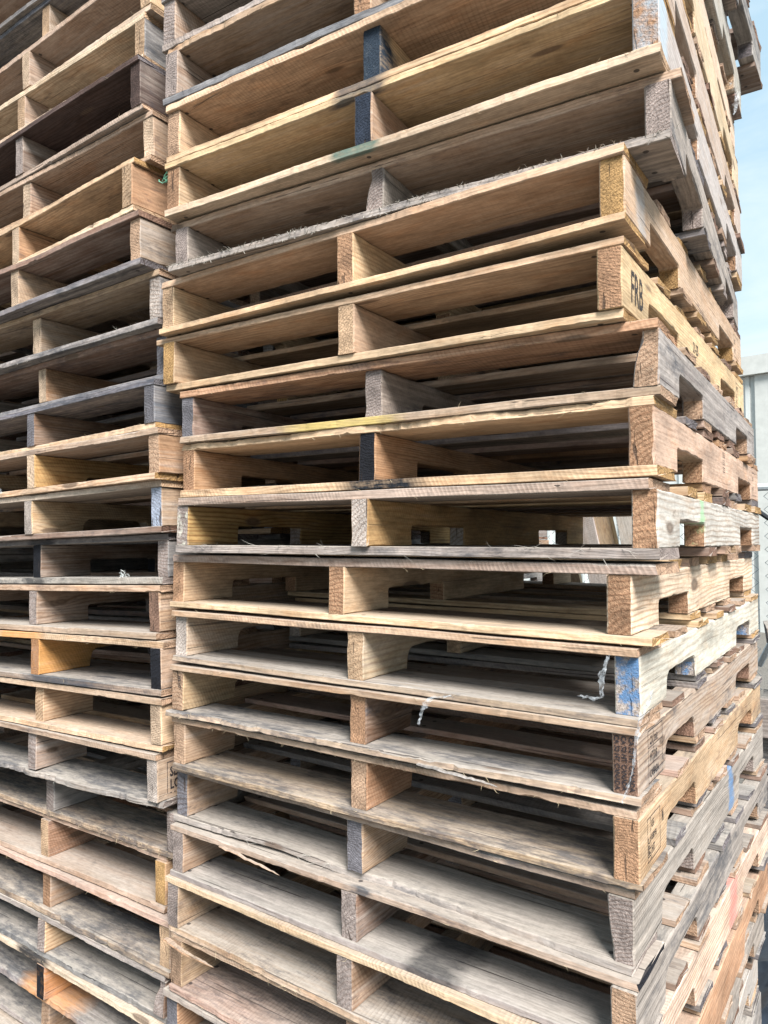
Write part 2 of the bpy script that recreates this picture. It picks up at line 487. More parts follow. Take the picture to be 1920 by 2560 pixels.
def stringer_mesh(R, D, t, H, notch=True, style=0, rough=1.0, step=0.016, split=0.0):
    """stringer: local x along its length (0 = front end), y thickness, z up from 0"""
    nl, nd = 0.225 * D / 1.2, 0.0425 + R.normal(0, .002)
    bot = []
    def arc(cx, cz, r, a0, a1, k=4):
        return [(cx + r * math.cos(a0 + (a1 - a0) * i / k), cz + r * math.sin(a0 + (a1 - a0) * i / k)) for i in range(k + 1)]
    pts = [(0.0, 0.0)]
    def line(x0, z0, x1, z1):
        k = max(1, int(math.hypot(x1 - x0, z1 - z0) / step))
        for i in range(1, k + 1):
            pts.append((x0 + (x1 - x0) * i / k, z0 + (z1 - z0) * i / k))
    x = 0.0
    if notch:
        r = (0.007, 0.013, 0.024)[style]
        for s in (0.150 * D / 1.2, D - 0.150 * D / 1.2 - nl):
            s += R.normal(0, .002)
            line(x, 0, s, 0)
            line(s, 0, s + (0.004 if style == 2 else 0), nd - r)
            pts.extend(arc(s + r + (0.004 if style == 2 else 0), nd - r, r, math.pi, math.pi / 2)[1:])
            e = s + nl
            line(s + r, nd, e - r, nd)
            pts.extend(arc(e - r, nd - r, r, math.pi / 2, 0)[1:])
            line(e, nd - r, e, 0)
            x = e
    line(x, 0, D, 0)
    line(D, 0, D, H)
    line(D, H, 0, H)
    line(0, H, 0, 0)
    pts.pop()
    pts = np.array(pts)
    n = len(pts)
    jit = np.stack([wobble(R, n, .0006 * rough, 1.5), wobble(R, n, .0005 * rough, 1.5)], 1)
    q = pts + jit
    q[:, 1] = np.clip(q[:, 1], -0.0008, H + 0.0008)
    # inward direction for the bevel
    nxt, prv = np.roll(pts, -1, 0), np.roll(pts, 1, 0)
    tg = nxt - prv
    tg /= np.maximum(np.linalg.norm(tg, axis=1), 1e-9)[:, None]
    inw = np.stack([-tg[:, 1], tg[:, 0]], 1)
    b1 = 0.0015 + np.abs(wobble(R, n, .0010 * rough, 1.4))
    b2 = 0.0015 + np.abs(wobble(R, n, .0010 * rough, 1.4))
    V = []
    bow = lambda xx: 0.0015 * math.sin(xx * 2.4 + style)
    for (bb, yy, k) in ((b1, -t / 2, 1), (b1, -t / 2, 0), (b2, t / 2, 0), (b2, t / 2, 1)):
        for i in range(n):
            p = q[i] + inw[i] * bb[i] * k
            y = yy + (0 if k else (bb[i] if yy < 0 else -bb[i]))
            V.append((p[0], y, p[1]))
    F = []
    for rr in range(3):
        for i in range(n):
            j = (i + 1) % n
            F.append((rr * n + i, (rr + 1) * n + i, (rr + 1) * n + j, rr * n + j))
    F.append(tuple(range(n)))
    F.append(tuple(range(4 * n - 1, 3 * n - 1, -1)))
    return V, F

def fibre_mesh(R, pts, normal_y=-1.0, ln=(.006, .022), wd=.0006, along=0.8):
    V, F = [], []
    for p in pts:
        L = R.uniform(*ln)
        d = np.array([R.choice([-1, 1]) * along + R.normal(0, .3), normal_y * abs(R.normal(.45, .3)), R.normal(0, .35)])
        d /= np.linalg.norm(d)
        s = np.cross(d, [0, 0.3, 1]); s /= np.linalg.norm(s)
        u = np.cross(s, d)
        p = np.array(p); i = len(V)
        w = wd * R.uniform(.6, 1.5)
        mid = p + d * L * .55 + u * R.normal(0, .0015)
        V += [tuple(p - s * w), tuple(p + s * w), tuple(p + u * w), tuple(mid - s * w * .7), tuple(mid + s * w * .7), tuple(mid + u * w * .7), tuple(p + d * L + u * R.normal(0, .002))]
        F += [(i, i + 3, i + 4, i + 1), (i + 1, i + 4, i + 5, i + 2), (i + 2, i + 5, i + 3, i), (i + 3, i + 6, i + 4), (i + 4, i + 6, i + 5), (i + 5, i + 6, i + 3)]
    return V, F

# ------------------------------------------------------------------ setting: ground, building, fence
def make_ground():
    N = NT('packed_gravel')
    tc = N.n('ShaderNodeTexCoord')
    a = N.noise(tc.outputs['Object'], 1.2, 5, 0.6)
    g = N.noise(tc.outputs['Object'], 60, 4, 0.7)
    c = N.mix(N.rng(a, .3, .7), (0.12, 0.11, 0.095, 1), (0.18, 0.165, 0.145, 1))
    f = N.rng(g, .3, .7, .65, 1.3)
    c = N.mix(1.0, c, N.comb(f, f, f), 'MULTIPLY')
    N.bsdf(c, 0.95, g, 0.01)
    return N.mat
gnd = mesh_obj('ground', [(-120, -120, 0), (120, -120, 0), (120, 120, 0), (-120, 120, 0)], [(0, 1, 2, 3)], make_ground())
tag(gnd, kind='structure')

def box(x0, x1, y0, y1, z0, z1, V, F):
    i = len(V)
    V += [(x0, y0, z0), (x1, y0, z0), (x1, y1, z0), (x0, y1, z0), (x0, y0, z1), (x1, y0, z1), (x1, y1, z1), (x0, y1, z1)]
    F += [(i, i + 3, i + 2, i + 1), (i + 4, i + 5, i + 6, i + 7), (i, i + 1, i + 5, i + 4), (i + 1, i + 2, i + 6, i + 5), (i + 2, i + 3, i + 7, i + 6), (i + 3, i, i + 4, i + 7)]

SIDING = simple('white_steel_siding', (0.56, 0.57, 0.545), 0.45, 3, 0.06, bump=0.05)
TRIM = simple('white_steel_trim', (0.50, 0.50, 0.47), 0.45, 8, 0.08, bump=0.05)
bld = bpy.data.objects.new('metal_building', None); COL.objects.link(bld)
bld.location = (0.4, 12.4, 0); bld.rotation_euler = (0, 0, math.radians(-9))
tag(bld, 'white ribbed steel building behind the chain link fence, right edge of the photo', 'building')
# ribbed wall: profile repeated along x
prof = []
x = -6.0
while x < 9.0:
    prof += [(x, 0), (x + .26, 0), (x + .28, -.032), (x + .34, -.032), (x + .36, 0)]
    x += .38
V = [(p[0], p[1], 0.0) for p in prof] + [(p[0], p[1], 4.28) for p in prof]
n = len(prof)
F = [(i, i + 1, n + i + 1, n + i) for i in range(n - 1)]
mesh_obj('wall_panel', V, F, SIDING, bld)
V, F = [], []; box(-6, 9, .01, 8, 0, 4.26, V, F); mesh_obj('building_shell', V, F, SIDING, bld)
V, F = [], []; box(-6.1, 9.1, -.16, 8.2, 4.284, 4.60, V, F); mesh_obj('eave_trim', V, F, TRIM, bld)
V, F = [], []; box(-.62, .12, -.075, -.035, 0, 4.28, V, F); mesh_obj('corner_trim', V, F, TRIM, bld)

# chain link fence: rail, posts and woven wire
GALV = simple('galvanised_steel', (0.50, 0.55, 0.58), 0.4, 60, 0.15, metallic=0.3, bump=0.1)
WIRE = simple('galvanised_wire', (0.08, 0.10, 0.12), 0.5, 60, 0.15, metallic=0.3, bump=0.1)
def tube(path, r, k=8, caps=True):
    V, F = [], []
    path = [Vector(p) for p in path]
    for i, p in enumerate(path):
        d = (path[min(i + 1, len(path) - 1)] - path[max(i - 1, 0)]).normalized()
        a = d.cross(Vector((0, 0, 1)))
        if a.length < .05: a = d.cross(Vector((0, 1, 0)))
        a.normalize(); b = a.cross(d)
        rr = r[i] if isinstance(r, (list, tuple)) else r
        for j in range(k):
            t = 2 * math.pi * j / k
            V.append(tuple(p + a * math.cos(t) * rr + b * math.sin(t) * rr))
    for i in range(len(path) - 1):
        for j in range(k):
            F.append((i * k + j, (i + 1) * k + j, (i + 1) * k + (j + 1) % k, i * k + (j + 1) % k))
    if caps:
        F.append(tuple(range(k))); F.append(tuple(range(len(V) - 1, len(V) - k - 1, -1)))
    return V, F
fence = bpy.data.objects.new('chain_link_fence', None); COL.objects.link(fence)
fence.location = (0.8, 3.35, 0)
tag(fence, 'galvanised chain link fence behind the right stack, in front of the white building', 'fence')
V, F = tube([(-3.0, 0, 1.87), (3.0, 0, 1.87)], .021, 10); mesh_obj('top_rail', V, F, GALV, fence)
for px_ in (-2.6, -0.35, 2.4):
    V, F = tube([(px_, .045, 0), (px_, .045, 1.93)], .024, 10); mesh_obj('post', V, F, GALV, fence)
V, F = [], []
a = 0.036
nx_, nz_ = 84, 26
for i in range(nx_):
    pts = []
    for j in range(2 * nz_ + 1):
        pts.append((-3.0 + i * 2 * a + (a * (1 + .05) if j % 2 else -a * .05), (.003 if j % 2 else -.003), 0.02 + j * a))
    v, f = tube(pts, .0019, 4)
    o_ = len(V); V += v; F += [tuple(q + o_ for q in ff) for ff in f]
w_ = mesh_obj('wire_mesh', V, F, WIRE, fence); tag(w_, kind='stuff')

# ------------------------------------------------------------------ pallets
W_P, D_P = 1.016, 1.199
SW = 0.038
FIT_MAIN = [
    (1.0357,-0.0085,0.0342,2.6897,-0.0033,0.0943,0.0013,0.0000),
    (1.0525,-0.0054,0.0420,2.5619,-0.0035,0.0954,0.0017,0.0000),
    (1.0516,-0.0019,0.0390,2.4369,-0.0037,0.0921,0.0028,0.0163),
    (1.0531,-0.0052,0.0394,2.3184,-0.0002,0.0905,0.0010,0.0011),
    (1.0603,0.0327,0.0597,2.2019,0.0047,0.0840,0.0013,-0.0030),
    (1.0025,-0.0124,0.0029,2.0827,0.0063,0.0894,-0.0050,0.0014),
    (0.9944,-0.0052,-0.0057,1.9478,-0.0078,0.0911,-0.0019,-0.0005),
    (1.0380,0.0264,0.0125,1.8318,-0.0037,0.0853,-0.0031,0.0011),
    (1.0309,0.0224,-0.0000,1.7141,-0.0035,0.0877,-0.0085,-0.0069),
    (1.0373,0.0018,0.0025,1.5926,-0.0037,0.0848,-0.0078,-0.0100),
    (0.9961,0.0097,-0.0140,1.4646,-0.0053,0.0881,-0.0042,-0.0363),
    (1.0065,0.0077,-0.0156,1.3480,-0.0025,0.0871,-0.0012,-0.0029),
    (1.0052,-0.0004,-0.0150,1.2367,0.0045,0.0865,-0.0020,0.0030),
    (1.0052,0.0025,-0.0187,1.1148,0.0005,0.0882,0.0020,0.0026),
    (0.9932,0.0075,-0.0314,0.9911,-0.0023,0.0942,0.0026,-0.0041),
    (1.0008,-0.0121,-0.0333,0.8805,0.0017,0.0847,0.0019,-0.0105),
    (0.9950,-0.0288,-0.0399,0.7649,0.0021,0.0899,-0.0001,-0.0062),
    (1.0033,-0.0117,-0.0289,0.6409,0.0029,0.0963,-0.0005,-0.0051),
    (0.9865,-0.0191,-0.0324,0.5257,0.0051,0.0856,0.0014,0.0000),
]
FIT_LEFT = [
    (-0.0443,0.0200,-0.0181,2.9838,0.0144,0.0893,0.0020,0.0014),
    (-0.0728,-0.0046,-0.0271,2.8562,0.0156,0.0959,0.0024,-0.0255),
    (-0.0878,-0.0027,-0.0021,2.7322,0.0166,0.0931,0.0024,-0.0155),
    (-0.0699,-0.0296,-0.0285,2.6029,0.0193,0.1003,0.0020,-0.0174),
    (-0.0480,-0.0169,-0.0076,2.4824,0.0235,0.0933,0.0008,-0.0124),
    (-0.0713,-0.0508,-0.0470,2.3622,0.0286,0.0942,-0.0008,-0.0129),
    (-0.0506,-0.0456,-0.0131,2.2377,0.0262,0.0924,-0.0006,-0.0079),
    (-0.0354,0.0016,-0.0011,2.1102,0.0250,0.0961,-0.0006,0.0093),
    (-0.0442,0.0219,-0.0162,1.9902,0.0254,0.0895,-0.0007,0.0017),
    (-0.0550,0.0017,-0.0273,1.8751,0.0280,0.0864,-0.0014,-0.0154),
    (-0.0285,-0.0092,-0.0131,1.7588,0.0287,0.0869,-0.0026,-0.0037),
    (-0.0411,0.0091,0.0036,1.6389,0.0284,0.0879,-0.0023,-0.0198),
    (-0.0543,0.0398,0.0060,1.5215,0.0269,0.0860,-0.0035,-0.0114),
    (-0.0592,0.0221,0.0011,1.3979,0.0281,0.0892,-0.0013,-0.0018),
    (-0.0391,0.0106,0.0107,1.2719,0.0280,0.0909,0.0007,0.0136),
    (-0.0399,0.0160,0.0019,1.1473,0.0241,0.0893,0.0013,0.0171),
    (-0.0488,0.0098,-0.0002,1.0194,0.0192,0.0933,0.0012,0.0050),
    (-0.0331,0.0518,-0.0215,0.8947,0.0137,0.0892,0.0018,-0.0085),
    (-0.0730,0.0552,-0.0151,0.7686,0.0118,0.0954,-0.0001,0.0107),
    (-0.0420,0.0397,-0.0227,0.6423,0.0088,0.0932,-0.0003,-0.0021),
    (-0.0586,0.0379,-0.0145,0.5294,0.0064,0.0794,0.0000,0.0128),
    (-0.0415,0.0312,-0.0241,0.4107,0.0055,0.0864,-0.0001,0.0029),
    (-0.0554,0.0498,-0.0337,0.2900,0.0050,0.0890,-0.0004,-0.0016),
]


def text_obj(txt, size, parent, mat_local, bold=0.0, squash=1.0):
    cu = bpy.data.curves.new('stamp', 'FONT')
    cu.body = txt; cu.size = size; cu.offset = bold; cu.resolution_u = 2
    cu.align_x = 'LEFT'
    tmp = bpy.data.objects.new('stamp_text', cu)
    COL.objects.link(tmp)
    dg = bpy.context.evaluated_depsgraph_get()
    me = bpy.data.meshes.new_from_object(tmp.evaluated_get(dg))
    bpy.data.objects.remove(tmp)
    o = bpy.data.objects.new('stamp', me)
    me.materials.clear(); me.materials.append(INK)
    COL.objects.link(o)
    o.parent = parent
    o.matrix_local = mat_local @ Matrix.Diagonal((squash, 1, 1, 1))
    return o

def frame_mesh(parts):
    """flat stamped rules: list of rectangles (x0,y0,x1,y1) in the stamp's plane"""
    V, F = [], []
    for (x0, y0, x1, y1) in parts:
        i = len(V); V += [(x0, y0, 0), (x1, y0, 0), (x1, y1, 0), (x0, y1, 0)]; F.append((i, i + 1, i + 2, i + 3))
    return V, F

def side_plane(x, z, t=SW):      # stamp on the outer (right) side of a stringer: text runs along +x local
    return Matrix(((1, 0, 0, x), (0, 0, -1, -t / 2 - .0007), (0, 1, 0, z), (0, 0, 0, 1)))
def end_plane(y, z):             # stamp on the front end, text running downwards
    # text x -> -z, text y -> -y(right) ; outward normal -x
    return Matrix(((0, 0, -1, -.0012), (0, -1, 0, y), (-1, 0, 0, z), (0, 0, 0, 1)))

ALLP = []
def bandlim(b, w):
    if not b: return None
    b = list(b) + [1.0] * (4 - len(b))
    return b + [-w / 2 + .012] if len(b) < 5 else b
def build_pallet(key, fit, spec, gap_t, gap_b, label, group, fine=True, cat='pallet'):
    x0, y0, th, z, tilt, H, pb, mo = fit
    R = np.random.default_rng(abs(hash_s(key)) % (2 ** 31))
    root = bpy.data.objects.new('wooden_pallet', None); COL.objects.link(root)
    root.empty_display_size = .1
    rot = Matrix.Rotation(th, 4, 'Z') @ Matrix.Rotation(pb, 4, 'X') @ Matrix.Rotation(-tilt, 4, 'Y')
    tt = min(.0165, max(.009, gap_t - .0005)); tb = min(.0165, max(.009, gap_b - .0005))
    # local frame: X across (right stringer at +W/2), Y depth from the middle, Z from the stringers' underside
    org = Vector((x0, y0, z)) + rot @ Vector((-W_P / 2, D_P / 2, 0))
    root.matrix_world = Matrix.Translation(org) @ rot
    tag(root, label, cat, group)
    g = spec.get
    body = g('c', 'tan'); alt = g('alt', ('tan', 'pink', 'brown', 'dgrey', 'brown'))  # alt: darker colour mix for inner boards, deepening the shade between decks
    # stringers
    half = W_P / 2
    stz = []
    for name, xx, t in (('l', -half + SW / 2, SW), ('m', mo, SW * (g('mw', 1.0))), ('r', half - SW / 2, SW)):
        D = D_P + R.normal(0, .003)
        V, F = stringer_mesh(R, D, t, H, g('notch', True), int(g('style', R.integers(0, 3))), 1.0 if fine else .3, .016 if fine else .06)
        V = np.array(V)
        ch = g('chip_' + name)
        if ch:      # (depth of wane, seed) - split or worn front corner
            dep, top = ch
            zz = V[:, 2] / H
            fr = np.clip(1 - V[:, 0] / .16, 0, 1)
            prof_ = np.clip(np.interp(zz, [0, .25, .55, .8, 1], [0, .1, .35, 1, .9] if top else [1, .8, .3, .05, 0]), 0, 1)
            s_ = V[:, 1] > 0
            V[s_, 1] -= dep * prof_[s_] * fr[s_]
            V[:, 0] += dep * .35 * prof_ * np.clip(1 - V[:, 0] / .03, 0, 1)
        sc_, se = g(name + 's', g('sc', body)), g(name, None)
        o = mesh_obj('stringer', V.tolist(), F, WOOD, root)
        o.matrix_local = Matrix.Translation((xx, -D_P / 2 + R.normal(0, .003), 0)) @ Matrix.Rotation(math.pi / 2, 4, 'Z')
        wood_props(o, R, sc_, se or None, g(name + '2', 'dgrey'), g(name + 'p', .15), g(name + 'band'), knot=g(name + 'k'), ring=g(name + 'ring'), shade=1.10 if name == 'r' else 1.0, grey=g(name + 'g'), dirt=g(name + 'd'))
        if g('lab_' + name): o['label'] = g('lab_' + name)
        spec['_' + name] = o
    # deck boards
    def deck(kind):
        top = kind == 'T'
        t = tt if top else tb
        zc = H + t / 2 + .0004 if top else -t / 2 - .0004
        if top:
            ws = [.138 + R.normal(0, .006)] + [.089 + R.normal(0, .006) for _ in range(5)] + [.136]
            free = D_P - sum(ws); gp = free / 6
            ys = []; yy = -D_P / 2
            for w in ws:
                ys.append(yy + w / 2); yy += w + gp
        else:
            ws = [.130 + R.normal(0, .012), .09, .092, .09, .13]
            c_ = [-D_P / 2 + ws[0] / 2, -.175, 0.0, .175, D_P / 2 - ws[4] / 2]
            ys = c_
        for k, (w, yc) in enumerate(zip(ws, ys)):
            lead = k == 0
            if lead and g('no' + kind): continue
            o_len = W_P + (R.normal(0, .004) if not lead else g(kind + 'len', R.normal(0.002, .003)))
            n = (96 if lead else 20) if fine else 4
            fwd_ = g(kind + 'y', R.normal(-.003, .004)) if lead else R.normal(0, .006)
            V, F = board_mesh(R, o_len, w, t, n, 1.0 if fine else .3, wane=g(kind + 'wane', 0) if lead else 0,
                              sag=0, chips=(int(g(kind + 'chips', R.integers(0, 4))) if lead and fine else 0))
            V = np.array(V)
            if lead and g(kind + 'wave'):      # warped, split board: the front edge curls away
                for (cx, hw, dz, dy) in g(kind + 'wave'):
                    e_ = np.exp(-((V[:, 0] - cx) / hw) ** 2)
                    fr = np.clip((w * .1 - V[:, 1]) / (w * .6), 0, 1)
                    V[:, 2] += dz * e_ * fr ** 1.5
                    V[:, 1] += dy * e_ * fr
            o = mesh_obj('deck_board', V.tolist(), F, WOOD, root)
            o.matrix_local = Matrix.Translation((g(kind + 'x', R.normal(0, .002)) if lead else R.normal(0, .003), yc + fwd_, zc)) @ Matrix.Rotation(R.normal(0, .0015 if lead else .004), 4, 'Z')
            if lead:
                wood_props(o, R, g(kind, body), g(kind + 'e'), g(kind + '2', 'dgrey'), .15, bandlim(g(kind + 'band'), w), (0.47, w * .27, 1), dirt=g(kind + 'd'), grey=g(kind + 'g'), saw=g(kind + 's'))
                if g('lab_' + kind): o['label'] = g('lab_' + kind)
                fz = g(kind + 'fuzz', 10 if fine else 0)
                if fz and fine:
                    pts = []
                    span = g(kind + 'fspan', (-.5, .5))
                    for _ in range(int(fz)):
                        i = int((R.uniform(*span) + .5) * (n - 1) + R.normal(0, 1.5)); i = min(max(i, 0), n - 1)
                        pv = V[i * 12 + (2 if R.random() < .6 else 1)]
                        pts.append((pv[0] + R.uniform(-.01, .01), pv[1] + .0008, pv[2]))
                    fv, ff = fibre_mesh(R, pts, ln=g(kind + 'fl', (.005, .017)), wd=g(kind + 'fw', .00035))
                    fo = mesh_obj('splinters', fv, ff, STRAWG if g(kind, body) in ('grey', 'dgrey', 'slate') else STRAW, o)
                    tag(fo, kind='stuff')
            else:
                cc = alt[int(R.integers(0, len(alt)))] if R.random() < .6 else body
                wood_props(o, R, cc, None, 'dgrey', .2, None, (0.47, w * .25, 1), shade=.85)  # inner boards darkened in colour, standing in for shade inside the pallet
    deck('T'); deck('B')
    ALLP.append(root)
    return root

def hash_s(s):
    h = 5381
    for ch in s: h = (h * 33 + ord(ch)) & 0x7fffffff
    return h

def corners(f):
    x0, y0, th, z, tilt, H, pb, mo = f
    return [(a, b, z + a * tilt + b * pb) for a in (0, -W_P) for b in (0, D_P)]
def gap(up, dn):
    return min(u[2] - (d[2] + dn[5]) for u, d in zip(corners(up), corners(dn)))

# hidden pallets complete both stacks down to the ground and just above the frame
MH = [(0.99, 0.0, -.012, .3850, -.003, .0895, 0, 0), (1.0, .005, -.01, .2625, -.001, .0895, 0, 0),
      (0.995, -.004, -.008, .1400, 0, .0895, 0, 0), (1.0, 0, 0, .0175, 0, .0895, 0, 0)]
TAB_MAIN = [(1.033, .06, -.022, 2.9250, -.007, .0900, 0, 0), (1.045, -.020, .025, 2.8050, -.008, .0900, -.0005, 0)] + FIT_MAIN + MH
TAB_LEFT = [(-.045, .0, -.01, 3.2250, .013, .0900, .001, 0), (-.05, .01, -.015, 3.1010, .013, .0900, .0015, 0)] + FIT_LEFT + \
           [(-.05, .04, -.015, .1545, .003, .0940, 0, 0), (-.05, .04, -.01, .0200, 0, .0980, 0, 0)]
S = dict
SPEC_MAIN = [
 S(c='brown', l='grey', m='grey', r='dgrey', rs='grey', alt=('brown', 'dgrey', 'brown')),
 S(c='grey', T='grey', B='tan', rs='white'),
 # M0..
 S(c='pink', T='grey', B='grey', l='grey', m='org', r='org', rs='cream', Bwane=.004),
 S(c='tan', T='tan', B='slate', l='grey', lp=.3, m='org', r='org', rs='cream', Twane=.006, Tfuzz=20, Bd=.5, Tfl=(.005, .02)),
 S(c='yel', T='yel', B='yel', l='tan', m='navy', m2='slate', mp=.7, mband=(0, .05, 'navy'), r='org', rs='cream', Bband=(-.005, .05, 'navy', .8), Bx=0),
 S(c='yel', T='yel', B='cream', l='org', lp=.2, m='navy', mp=.3, m2='black', ms='org', Tband=(-.01, .05, 'navy', .8), Bband=(-.02, .045, 'teal', .8), Bfuzz=26, r='org', r2='tan', rp=.2, rs='white', rband=(.03, .03, 'ltblue', .8), rg=.35,
   Tchips=5, lab_m='middle stringer with its end painted black', ld=.2),
 S(c='grey', T='tan', B='grey', l='grey', l2='dgrey', lp=.25, m='grey', r='grey', rp=.35, rs='grey', rg=.6, Bfuzz=420, By=-.022, Bfl=(.004, .015), Bfw=.0006, Td=.35, Bg=1, Bwane=.002, Blen=.0, Bx=.0, chip_m=(.012, True), Tfuzz=40, Tlen=.03),
 S(c='yel', T='yel', B='yel', l='yel', m='org', r='gold', r2='ltblue', rp=.3, rs='yel', rband=(.09, .022, 'ltblue', .35), Td=.1, Bd=.05, style=0, Bg=.05, Tg=.05, rg=.25),
 S(c='yel', T='yel', B='yel', l='gold', m='yel', r='org', r2='ltblue', rp=.12, rs='yel', rg=.08, Td=.05, Bd=.2, style=1, Tlen=.03, Tx=-.012, rd=.05, Tg=.05, Bg=.1),
 S(c='pink', T='org', B='tan', l='slate', l2='grey', lp=.45, ls='brown', m='grey', ms='brown', r='tan', r2='grey', rp=.5, rs='grey', Td=.35, Tfuzz=20, Bband=(-.07, .12, 'yellow', .45), Bd=.3, style=1, chip_r=(.014, True), rg=.5),
 S(c='org', T='yel', B='yel', l='org', l2='slate', lp=.45, ls='org', m='black', m2='navy', mp=.4, ms='org', r='org', rs='pink', rg=.1, rd=.0, Twane=.008, Tchips=10, Tfuzz=90, Tfl=(.006, .026), Bband=(.02, .085, 'black', 1), Bg=.1, Bd=.05, style=0, lab_m='middle stringer with its end painted black', lab_T='yellowish top board with a torn splintered front edge'),
 S(c='yel', rring=1.0, lring=.9, rk=(.072, .030, .012), lk=(.20, .055, .012), T='pink', B='grey', l='grey', l2='white', lp=.7, ls='gold', m='white', m2='ltblue', mp=.4, ms='gold', r='org', rp=.12, rs='white', rband=(.335, .020, 'green', .6), rg=.12, rd=.05, Tg=.55, Bg=.9, Bfuzz=40, Bfl=(.01, .04), style=0, Tlen=-.02, Bs=.2),
 S(c='yel', rring=.7, rk=(.43, .052, .014), T='pink', B='yel', l='org', ls='yel', m='org', ms='yel', r='org', rs='cream', Td=.15, Tg=.5, style=0, rg=.12, Tlen=.03, Tx=.02, Ts=1, Blen=.03, Bx=.015, Bg=.05, Bd=.1),
 S(c='yel', T='tan', B='tan', l='white', l2='blue', lp=.35, ls='cream', m='yel', m2='blue', mp=.5, ms='cream', r='white', r2='blue', rp=.82, rs='white', style=2, Bg=.55, rg=.1, lab_r='pale stringer with a blue painted end'),
 S(c='tan', rring=1.0, rk=(.135, .05, .008), mk=(.07, .045, .013), T='tan', B='tan', l='tan', l2='black', lp=.3, ls='yel', m='org', m2='brown', mp=.3, ms='brown', r='brown', r2='yellow', rp=.2, rs='tan', rg=.45, style=2, Bg=.65, Bd=.7, Bwane=.006, Bchips=9, Bfuzz=30),
 S(c='pink', T='pink', B='tan', l='tan', l2='brown', lp=.5, ls='tan', m='tan', ms='org', r='org', rp=.05, rs='tan', rg=.25, Twane=.005, Tfuzz=120, Tfl=(.004, .012), Bg=.4, Bd=.7, Tchips=8, style=2),
 S(c='tan', T='tan', B='grey', l='slate', lp=.1, ls='tan', m='slate', mp=.2, ms='tan', r='grey', rp=.3, rs='white', Tg=.5, Td=.5, Bwave=((.10, .22, -.004, .016), (-.2, .12, .006, .008)), Bg=.7, Bd=.3, Bwane=.007, Bfuzz=22, Bfspan=(-.3, .1), Bfl=(.008, .03), style=2, rband=(.73, .026, 'blue', .85), chip_r=(.007, False), lab_m='stringer with a blue-grey weathered end', rg=.7),
 S(c='tan', T='tan', B='grey', l='grey', l2='dgrey', lp=.5, ls='tan', m='grey', ms='brown', mp=.4, r='tan', r2='slate', rp=.2, rs='grey', Tg=.55, Bg=.55, Bd=.35, Tband=(.02, .025, 'navy', .8), Bband=(.16, .05, 'black', .8, 9), style=2, Te='black', rg=.75, Tchips=3),
 S(c='tan', T='yel', B='tan', l='grey', l2='slate', lp=.6, ls='tan', m='grey', m2='tan', mp=.4, ms='tan', r='tan', rs='cream', rband=(.72, .04, 'red', .5), rg=.2, Ts=1, Tg=.2, Bd=.4, Bwane=.004, Bfuzz=22, Bfspan=(-.5, -.1), Bfl=(.008, .03), Blen=.0, style=2),
 S(c='tan', T='tan', B='pink', l='tan', l2='brown', lp=.3, ls='tan', m='tan', m2='brown', mp=.4, r='tan', rs='org', rg=.05, Bd=.65, style=2),
 S(c='pink', T='grey', B='tan', l='slate', lp=.4, ls='org', m='tan', r='tan', rs='grey'),
] + [S(c='white'), S(c='grey'), S(c='tan'), S(c='grey')]
